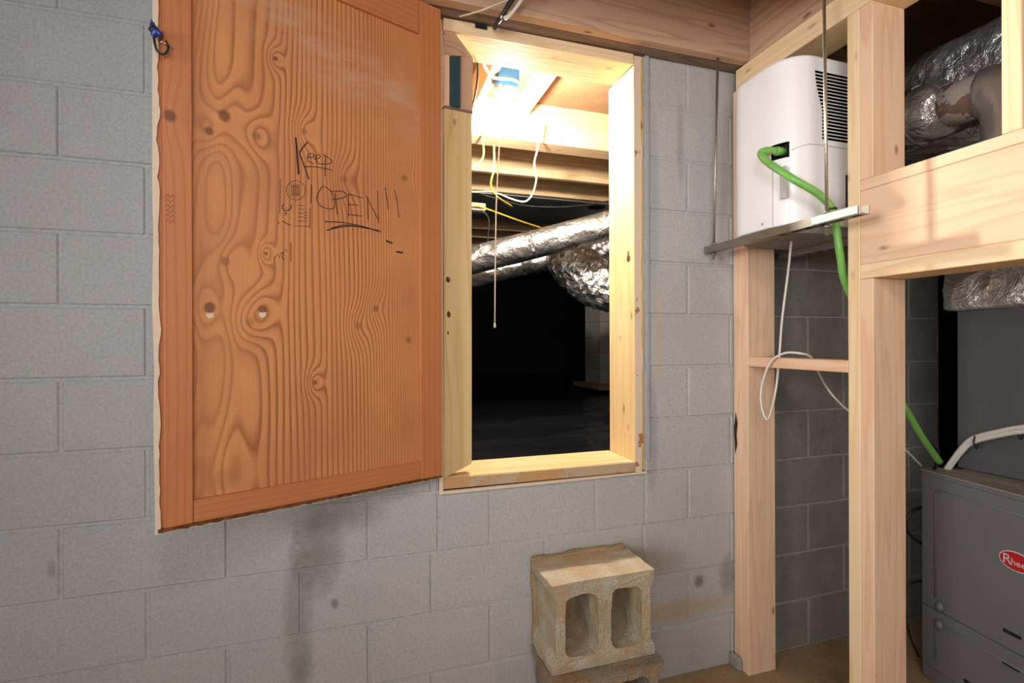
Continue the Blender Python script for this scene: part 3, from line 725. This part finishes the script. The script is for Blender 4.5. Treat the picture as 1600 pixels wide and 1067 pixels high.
# struts
def strut(x, y0, y1, z, label):
    t = thing('strut_channel', (x, (y0+y1)/2, z), label, 'bracket', 0.0, 'steel struts under the dehumidifier')
    b = MB(); wx, hz, th = 0.034, 0.026, 0.0025
    b.box(x-wx/2, x-wx/2+th, y0, y1, z, z+hz); b.box(x+wx/2-th, x+wx/2, y0, y1, z, z+hz); 
    b.build('flange', M['steel'], t)
    w_ = MB().box(x-wx/2+th, x+wx/2-th, y0, y1, z, z+th); 
    w_.build('web', M['steel'], t)
    for k in range(6):
        yy = y0+0.012+k*0.05
        MB().box(x-0.006, x+0.006, yy, yy+0.026, z-0.0006, z-0.0001).build('slot', M['slot'], t)
    return t
SXX = 2.118
s1 = strut(SXX, -0.652, -0.012, 1.668, 'front zinc steel strut channel carrying the white dehumidifier')
MB().box(SXX-0.0188, SXX-0.0172, -0.645, -0.50, 1.670, 1.692, 0.0004).build('sticker', M['greylabel'], s1)
s2 = strut(2.44, -0.46, -0.02, 1.653, 'rear steel strut channel under the white dehumidifier')
def rod(top, bot, label, nutz):
    t = thing('threaded_rod', tuple(bot), label, 'rod', 0.0, 'threaded rods hanging from the joists')
    MB().tube([top, bot], 0.0048, 8).build('rod', M['rod'], t)
    p = Vector(bot).lerp(Vector(top), (nutz-bot[2])/(top[2]-bot[2]))
    MB().lathe([(0.009, 0), (0.009, 0.008)], (p.x, p.y, nutz), 2, 6).build('nut', M['steel'], t)
    MB().lathe([(0.009, 0), (0.009, 0.008)], (p.x, p.y, nutz-0.042), 2, 6).build('nut', M['steel'], t)
rod((2.118, -0.072, 2.4165), (2.118, -0.044, 1.640), 'thin threaded rod nearest the block wall, holding the strut end', 1.697)
rod((2.118, -0.528, 2.4195), (2.118, -0.537, 1.632), 'threaded rod crossing in front of the white louvers', 1.697)
# ---- drain hose
H = [Vector((UX0-0.004, oc.y+0.002, oc.z)), Vector((UX0-0.035, oc.y+0.010, oc.z+0.002)), Vector((UX0-0.052, oc.y+0.016, oc.z-0.010)), on_x(1200, 254, UX0-0.050), on_x(1238, 279, UX0-0.035), on_y(1280, 304, -0.470), on_y(1300, 327, -0.470),
     on_y(1306, 350, -0.470), on_y(1313, 400, -0.470), on_y(1324, 450, -0.45), (2.46, -0.44, 1.30), on_x(1390, 600, 2.60), on_x(1416, 640, 2.66), on_x(1440, 682, 2.72), on_x(1468, 722, 2.86)]
tag(MB().tube(H, 0.0115, 12, 8).build('drain_hose', M['green']), 'bright green drain hose looping from the dehumidifier to the furnace', 'hose')
tie = on_y(1299, 327, -0.473)
tag(MB().tube([tie+Vector((-0.016, 0, 0)), tie+Vector((0, -0.015, 0.001)), tie+Vector((0.016, 0, 0)), tie+Vector((0, 0.015, 0)), tie+Vector((-0.016, 0, 0))], 0.0025, 6, 6).build('cable_tie', M['black']), 'black cable tie fastening green hose at the strut', 'cable tie')
# ---- white power cord
Cp = [(on_y(1237, 380, -0.26)), on_y(1232, 420, -0.22), on_y(1222, 500, -0.20), on_y(1218, 552, -0.19), on_y(1212, 610, -0.19), on_x(1200, 655, 2.22), on_x(1190, 635, 2.21), on_x(1190, 605, 2.215), on_x(1203, 567, 2.22), on_x(1225, 552, 2.228), on_x(1250, 552, 2.24),
      on_x(1266, 557, 2.29), on_x(1274, 571, 2.36), on_y(1290, 602, -0.20), on_y(1308, 625, -0.22), on_y(1335, 648, -0.24), on_y(1400, 690, -0.25), on_x(1440, 728, 2.93)]
Cp[0] = Cp[0] + Vector((0, 0, 0.02))
tag(MB().tube(Cp, 0.0042, 8, 8).build('power_cord', M['cord']), 'white cord hanging from the dehumidifier and looped over the blocking', 'cord')

# ================================================================== FURNACE
FX = 2.90
fa = on_x(1440, 733, FX); FYAW = math.radians(9)
FT = 0.808; FWID = 0.56
fn = thing('furnace', (fa.x, fa.y, 0.0), 'grey enamel furnace cabinet with a red oval badge', 'furnace', -FYAW)
# local frame: x = away from the viewer (depth), -y = towards the viewer along the front
def fbox(x0, x1, y0, y1, z0, z1, bev=0.003): return MB().box(x0, x1, y0, y1, z0, z1, bev, 2)
FR = ROOT[fn.name]
def on_f(u, v, d=0.0):
    """point on the furnace's front face in its own frame"""
    n = FR.to_3x3() @ Vector((-1, 0, 0)); p0 = FR @ Vector((-d, 0, 0)); r = ray(u, v); t = (p0-CAM).dot(n)/r.dot(n)
    return FR.inverted() @ (CAM+r*t)
fbox(0.0, 0.70, -FWID, 0.0, 0.0, FT).build('cabinet', M['furnace'], fn, True)
fbox(-0.004, 0.70, -FWID-0.003, 0.003, FT+0.0005, FT+0.006, 0.001).build('top_panel', M['furnace_top'], fn, True)
zs = on_f(1436, 937).z
def panel(name, y0, y1, z0, z1):
    o = fbox(-0.007, -0.0005, y0, y1, z0, z1, 0.002).build(name, M['furnace'], fn, True)
    # raised bead that frames the pressing
    yb, zt_, zb_ = y1-0.055, z1-0.045, z0+0.045
    MB().tube([(-0.007, yb, zb_), (-0.007, yb, zt_-0.012), (-0.007, yb-0.012, zt_), (-0.007, y0+0.055, zt_)], 0.0042, 8).build('bead', M['furnace'], o, True)
    return o
up = panel('upper_door', -FWID+0.006, -0.006, zs+0.002, FT-0.014)
lo = panel('lower_door', -FWID+0.006, -0.006, 0.06, zs-0.002)
for (u, v, dz) in ((1470, 948, 1), (1469, 976, -1)):
    p = on_f(u, v, 0.01)
    b = MB().lathe([(0.004, 0), (0.013, 0.002), (0.014, 0.010), (0.009, 0.016), (0.002, 0.018)], (0, 0, 0), 0, 12)
    b.bm.transform(Matrix.Translation(Vector((-0.007, p.y, p.z))) @ Matrix.Scale(-1, 4, (1, 0, 0)) @ Matrix.Scale(1.35, 4, (0, 0, 1)))
    bmesh.ops.recalc_face_normals(b.bm, faces=b.bm.faces); b.build('latch', M['furnace'], fn, True)
for (u0, v0, u1, v1, par) in ((1567, 983, 1596, 998, up), (1566, 1033, 1594, 1049, lo), (1506, 1064, 1536, 1079, lo)):
    a, b_ = on_f(u0, v0, .007), on_f(u1, v1, .007)
    MB().box(-0.0082, -0.0068, min(a.y, b_.y), max(a.y, b_.y), (a.z+b_.z)/2-0.006, (a.z+b_.z)/2+0.006, 0.0006).build('vent_slot', M['slot'], fn, True)
# oval badge with lettering
bc = on_f(1588, 878, 0.009)
def oval(name, ry, rz_, x0, x1, mat):
    n = 36; b = MB(); pl = [(bc.y+ry*math.cos(2*math.pi*k/n), bc.z+rz_*math.sin(2*math.pi*k/n)) for k in range(n)]
    return b.prism(pl, 0, x0, x1).build(name, mat, fn, True)
oval('badge_rim', 0.0505, 0.0325, -0.0095, -0.0065, M['badge_silver'])
bd = oval('badge', 0.047, 0.029, -0.0105, -0.0096, M['red'])
def text(txt, size, y, z, x, parent, mat, name):
    cu = bpy.data.curves.new(name, 'FONT'); cu.body = txt; cu.size = size; cu.extrude = 0.0005; cu.resolution_u = 2
    to = bpy.data.objects.new('tmp', cu); COL.objects.link(to); dg_ = bpy.context.evaluated_depsgraph_get(); dg_.update()
    me = bpy.data.meshes.new_from_object(to.evaluated_get(dg_)); bpy.data.objects.remove(to)
    me.transform(Matrix(((0, 0, -1, x), (-1, 0, 0, y), (0, 1, 0, z), (0, 0, 0, 1))))
    me.materials.append(mat); o = bpy.data.objects.new(name, me); COL.objects.link(o); o.parent = parent; return o
text('R', 0.046, bc.y+0.040, bc.z-0.015, -0.0108, fn, M['badge_silver'], 'badge_lettering')
text('heem', 0.030, bc.y+0.015, bc.z-0.013, -0.0108, fn, M['badge_silver'], 'badge_lettering')
# knockouts and bits on the top
p = FR.inverted() @ on_z(1489, 731, FT+0.006); MB().lathe([(0.026, 0), (0.026, 0.003), (0.016, 0.0035)], (p.x+0.01, p.y, FT+0.006), 2, 16).build('knockout', M['slot'], fn, True)
p = FR.inverted() @ on_z(1560, 752, FT+0.006); MB().box(p.x-0.02, p.x+0.02, p.y-0.05, p.y+0.05, FT+0.0062, FT+0.0072).build('label_plate', M['underside'], fn, True)
# plenum rising from the cabinet and the foil wrapped trunk above it
pa = on_x(1495, 480, 3.05)
pl = thing('supply_plenum', (3.3, -0.62, FT+0.006), 'grey sheet metal plenum on the furnace, wrapped in foil above', 'duct')
PY0, PY1, PXF = -0.90, pa.y, 3.05
MB().box(PXF, PXF+0.48, PY0, PY1, FT+0.008, pa.z, 0.003).build('plenum_box', M['plenum'], pl)
fw = MB().box(PXF-0.035, PXF+0.51, PY0-0.02, PY1+0.030, pa.z-0.012, 1.99, 0.015, 2)
bmesh.ops.subdivide_edges(fw.bm, edges=[e for e in fw.bm.edges if e.calc_length() > 0.08], cuts=16, use_grid_fill=True)
jitter(fw.bm, 0.016, 9, 4.0); jitter(fw.bm, 0.006, 26, 5.0)
for f in fw.bm.faces: f.smooth = True
fw.build('foil_wrap', M['foil_plenum'], pl)
td = thing('trunk_duct', (3.0, -0.6, 2.0), 'large foil wrapped trunk duct high behind the stud partition', 'duct')
TXF = 2.73; ta = on_x(1408, 98, TXF); tb = on_x(1560, 12, TXF)
tz = (ta.z+tb.z)/2+0.01
tm = MB().prism([(TXF, 2.02), (TXF, tz-0.07), (TXF+0.02, tz-0.02), (TXF+0.07, tz), (TXF+0.55, tz), (TXF+0.55, 2.02)], 1, -1.6, -0.03)
bmesh.ops.subdivide_edges(tm.bm, edges=[e for e in tm.bm.edges if e.calc_length() > 0.1], cuts=22, use_grid_fill=True)
jitter(tm.bm, 0.005, 7, 8.0)
for f in tm.bm.faces: f.smooth = True
tm.build('foil_wrap', M['foil_dull'], td)
rp = thing('metal_duct_elbow', tuple(on_x(1480, 170, 2.62)), 'round galvanised duct with elbow and red printed tape', 'duct')
RX = 2.60
ra = [on_x(1396, 190, RX), on_x(1440, 180, RX)]; rb = on_x(1485, 165, RX); rc = on_x(1512, 156, RX); rd = on_x(1542, 146, RX); re_ = on_x(1560, 142, RX); rf = on_x(1567, 165, RX); rg_ = on_x(1570, 230, RX)
MB().tube([ra[0], ra[1]], [0.094, 0.090], 20).build('foil_sleeve', M['foil'], rp)
MB().tube([ra[1], ra[1].lerp(rb, 0.8), rb], [0.094, 0.088, 0.070], 20).build('collar', M['foil_dull'], rp)
MB().tube([ra[1]-(rb-ra[1])*0.10, ra[1]+(rb-ra[1])*0.02], 0.0965, 20).build('zip_band', M['chrome'], rp)
MB().tube([rb, rc, rd], [0.066, 0.066, 0.066], 20).build('red_tape', M['redtape'], rp)
MB().tube([rd, re_, on_x(1572, 150, RX), rf+Vector((0, -0.03, -0.02)), rg_+Vector((0, -0.03, 0))], [0.074, 0.076, 0.078, 0.078, 0.078], 20, 3).build('elbow', M['galv'], rp)
# refrigerant lines with ties
Lp = [on_x(1478, 733, 2.98), on_x(1500, 703, 2.98), on_x(1520, 685, 2.97), on_x(1560, 674, 2.95), on_x(1600, 667, 2.93), on_x(1660, 664, 2.9)]
for k, dz in enumerate((0.0, 0.016)):
    tag(MB().tube([q_+Vector((0.006*k, 0.004*k, -dz)) for q_ in Lp], 0.0085, 10, 6).build('refrigerant_line', M['cord']), ('upper' if k == 0 else 'lower')+' of two white tubes arching over the furnace top', 'pipe', 'refrigerant lines')
for (u, v) in ((1525, 687), (1594, 672)):
    q_ = on_x(u, v, 2.962); 
    tag(MB().tube([q_+Vector((-0.014, 0, -0.008)), q_+Vector((0, 0.002, 0.014)), q_+Vector((0.014, 0, -0.008)), q_+Vector((0, -0.002, -0.032)), q_+Vector((-0.014, 0, -0.008))], 0.0028, 6, 5).build('cable_tie', M['black']),
        'black cable tie on the white tubes, '+('nearer the furnace corner' if u < 1550 else 'nearer the right edge'), 'cable tie')
def cable(name, pts, r, mat, label, cat='cable', sm=6): return tag(MB().tube(pts, r, 8, sm).build(name, mat), label, cat, {'electric_cable': 'cables strung in the crawlspace', 'cable': 'cables at the rim joist', 'wire_loop': 'cable loops beside the furnace'}.get(name))
cable('drain_tube', [on_x(1446, 690, 2.80), on_x(1462, 700, 2.84), on_x(1465, 715, 2.88), on_x(1460, 732, 2.93)], 0.006, M['black'], 'black tube bending down to the furnace top beside the green hose', 'tube')
cable('wire_loop', [on_x(1442, 792, 2.93), on_x(1424, 800, 2.86), on_x(1415, 820, 2.84), on_x(1424, 838, 2.87), on_x(1442, 850, 2.94)], 0.006, M['black'], 'thick black cable loop at the furnace side, upper', 'cable')
cable('wire_loop', [on_x(1440, 907, 2.93), on_x(1422, 912, 2.86), on_x(1414, 930, 2.84), on_x(1416, 968, 2.84), on_x(1424, 1000, 2.86), on_x(1436, 1026, 2.93)], 0.0045, M['black'], 'thin black cable loop low at the furnace side', 'cable')

# ================================================================== CRAWLSPACE CONTENTS
BLB = on_y(790, 178, 0.50)
lf = thing('light_fixture', tuple(BLB+Vector((0, 0, 0.22))), 'lit bare bulb with pull cord on a blue junction box', 'lamp')
bx = BLB+Vector((0.01, 0.02, 0.115))
MB().box(bx.x-0.05, bx.x+0.05, bx.y-0.05, bx.y+0.05, bx.z, bx.z+0.085, 0.006, 2).build('junction_box', M['blue'], lf)
MB().lathe([(0.058, 0.0), (0.056, -0.012), (0.030, -0.03), (0.022, -0.056)], (bx.x, bx.y, bx.z-0.0005), 2, 20).build('socket', M['porcelain'], lf)
MB().lathe([(0.013, 0.062), (0.015, 0.045), (0.030, 0.018), (0.034, -0.004), (0.028, -0.026), (0.013, -0.037), (0.003, -0.039)], (BLB.x+0.01, BLB.y+0.02, BLB.z), 2, 18).build('bulb', M['bulb'], lf)
ce = on_y(773, 508, 0.44)
MB().tube([(bx.x-0.030, bx.y-0.050, bx.z-0.012), (ce.x+0.012, 0.44, 2.0), (ce.x+0.004, 0.44, 1.7), ce], 0.0030, 6, 5).build('pull_cord', M['cord'], lf)
MB().lathe([(0.002, 0.012), (0.0045, 0.006), (0.006, -0.008), (0.004, -0.012)], tuple(ce), 2, 10).build('cord_pull', M['porcelain'], lf)
# ducts
A = on_y(640, 432, 1.70); B_ = on_y(740, 406, 1.46); C = on_y(963, 349, 1.04); E_ = on_y(1080, 318, 0.88)
md = thing('insulated_duct', tuple(C), 'long silver foil wrapped round duct sloping across the crawlspace', 'duct')
MB().tube([A, B_, B_.lerp(C, 0.5), C, E_], [0.090, 0.090, 0.090, 0.088, 0.088], 22, 10).build('foil_wrap', M['foil'], md)
for fr in (0.07, 0.42, 0.68, 0.93):
    q0, q1 = B_.lerp(C, fr), B_.lerp(C, fr+0.022); rr = 0.0915-0.001*fr
    MB().tube([q0, q1], rr, 22).build('tape_band', M['foil_flex'], md)
A2, B2, C2 = on_y(650, 448, 2.0), on_y(745, 430, 1.86), on_y(858, 403, 1.68)
ld = thing('branch_duct', tuple(B2), 'second silver duct running just under the long sloping duct', 'duct')
MB().tube([A2, B2, C2], 0.085, 20, 4).build('foil_wrap', M['foil'], ld)
MB().tube([on_y(815, 412, 1.75), on_y(872, 398, 1.66)], [0.092, 0.092], 20).build('collar', M['foil_dull'], ld)
def flex(name, pts, rs, label, seed):
    b = MB().tube(pts, rs, 40, 26)
    for v in b.bm.verts: pass
    bm = b.bm; bm.normal_update()
    for v in bm.verts:
        pp = v.co
        d = 0.024*mnoise.noise(pp*9+Vector((seed, 0, 0)))+0.016*mnoise.noise(pp*24+Vector((0, seed, 0)))+0.012*abs(mnoise.noise(pp*40))
        v.co += v.normal*d
    for f in bm.faces: f.smooth = False
    return tag(b.build(name, M['foil_flex']), label, 'duct', 'foil flex ducts in the crawlspace')
flex('flex_duct', [on_y(878, 384, 1.60), on_y(898, 414, 1.50), on_y(930, 440, 1.42), on_y(985, 452, 1.32), on_y(1060, 446, 1.25)], [0.13, 0.160, 0.170, 0.165, 0.165], 'crinkled foil flex duct bending down under the long sloping duct', 1.0)
flex('flex_duct', [on_y(905, 375, 1.66), on_y(945, 385, 1.62), on_y(985, 384, 1.6), on_y(1060, 370, 1.6)], [0.10, 0.13, 0.14, 0.14], 'crinkled foil flex duct bundled behind the drooping one', 6.0)
# sheet metal return pan between joists, with its round hole
pan = MB().box(0.2, 3.2, 1.955, 2.72, 2.440, 2.449).build('panned_return', M['galv'], ceil)
hp = on_z(932, 324, 2.4395)
MB().lathe([(0.075, 0.0), (0.075, -0.002)], (hp.x, hp.y, 2.4395), 2, 24).build('duct_hole', M['slot'], ceil)
# wires hanging between the joists
cable('electric_cable', [on_y(846, 190, 0.9), on_y(840, 232, 0.9), on_y(835, 255, 0.92), on_y(838, 280, 0.95), on_y(832, 303, 1.0), on_y(820, 315, 1.0), on_y(800, 311, 1.1), on_y(770, 300, 1.3), on_y(735, 300, 1.4)], 0.005, M['cream'], 'cream cable hanging in a kinked loop right of the bulb')
cable('electric_cable', [on_y(772, 225, 0.95), on_y(772, 262, 0.95), on_y(767, 290, 1.0), on_y(778, 308, 1.1), on_y(800, 322, 1.4)], 0.005, M['yellow'], 'yellow cable dropping left of the pull cord')
cable('electric_cable', [on_y(700, 305, 1.35), on_y(760, 326, 1.5), on_y(812, 345, 1.7), on_y(850, 358, 1.9), on_y(880, 375, 2.0)], 0.006, M['yellow'], 'bright yellow cable slanting down toward the silver duct')
cable('electric_cable', [on_y(752, 205, 0.962), on_y(755, 225, 0.93), on_y(755, 245, 0.9), on_y(745, 258, 0.9), on_y(735, 260, 0.9)], 0.005, M['yellow'], 'short yellow cable loop at the left jamb')
cable('electric_cable', [on_y(735, 296, 1.5), on_y(775, 310, 1.6), on_y(830, 322, 1.75), on_y(900, 322, 1.8), on_y(963, 311, 1.85), on_y(1010, 300, 1.9)], 0.004, M['steel'], 'grey cable sagging under the far joists')
cable('electric_cable', [on_y(752, 88, 0.18), on_y(760, 108, 0.3), on_y(772, 121, 0.4), on_y(800, 124, 0.44), on_y(812, 130, 0.45)], 0.006, M['cream'], 'pale cable swinging past the top of the blue box')
cable('electric_cable', [on_y(746, 90, 0.16), on_y(746, 120, 0.17), on_y(742, 150, 0.18), on_y(738, 165, 0.18)], 0.004, M['black'], 'thin black wire beside the teal plate at the jamb')
cable('electric_cable', [on_y(738, 320, 1.5), on_y(755, 330, 1.5), on_y(764, 345, 1.55), on_y(762, 380, 1.7), on_y(765, 420, 1.9)], 0.004, M['steel'], 'grey wire dangling behind the pull cord')
tag(MB().box(*(lambda q_: (q_.x-0.06, q_.x+0.06, q_.y-0.03, q_.y+0.03, q_.z-0.025, q_.z+0.025, 0.006, 2))(on_y(744, 324, 1.52))).build('wire_box', M['underside']), 'small pale junction box hanging at the left of the opening', 'electrical box')

# ================================================================== CABLES AT THE RIM JOIST
cable('cable', [on_y(830, -40, -0.16), on_y(800, 0, -0.13), on_y(784, 26, -0.105), on_y(773, 43, -0.022)], 0.0085, M['black'], 'thick black cable coming down into the notch over the hatch')
cable('cable', [on_y(838, -40, -0.17), on_y(816, -2, -0.14), on_y(800, 20, -0.125), on_y(790, 28, -0.115), on_y(788, 22, -0.105)], 0.0055, M['cord'], 'white cable end hanging beside the thick black one')
cable('cable', [on_y(850, -20, -0.14), on_y(792, 1, -0.12), on_y(750, 17, -0.10), on_y(718, 26, -0.02)], 0.003, M['cream'], 'thin tan wire slanting left above the hatch')
cable('cable', [on_y(812, -30, -0.15), on_y(796, 8, -0.122), on_y(782, 28, -0.11)], 0.0035, M['cord'], 'thin white wire lying along the black cable')
MB().box(1.170, 1.212, -0.0075, -0.002, 2.400, 2.4165).build('notch', M['slot'], hf)
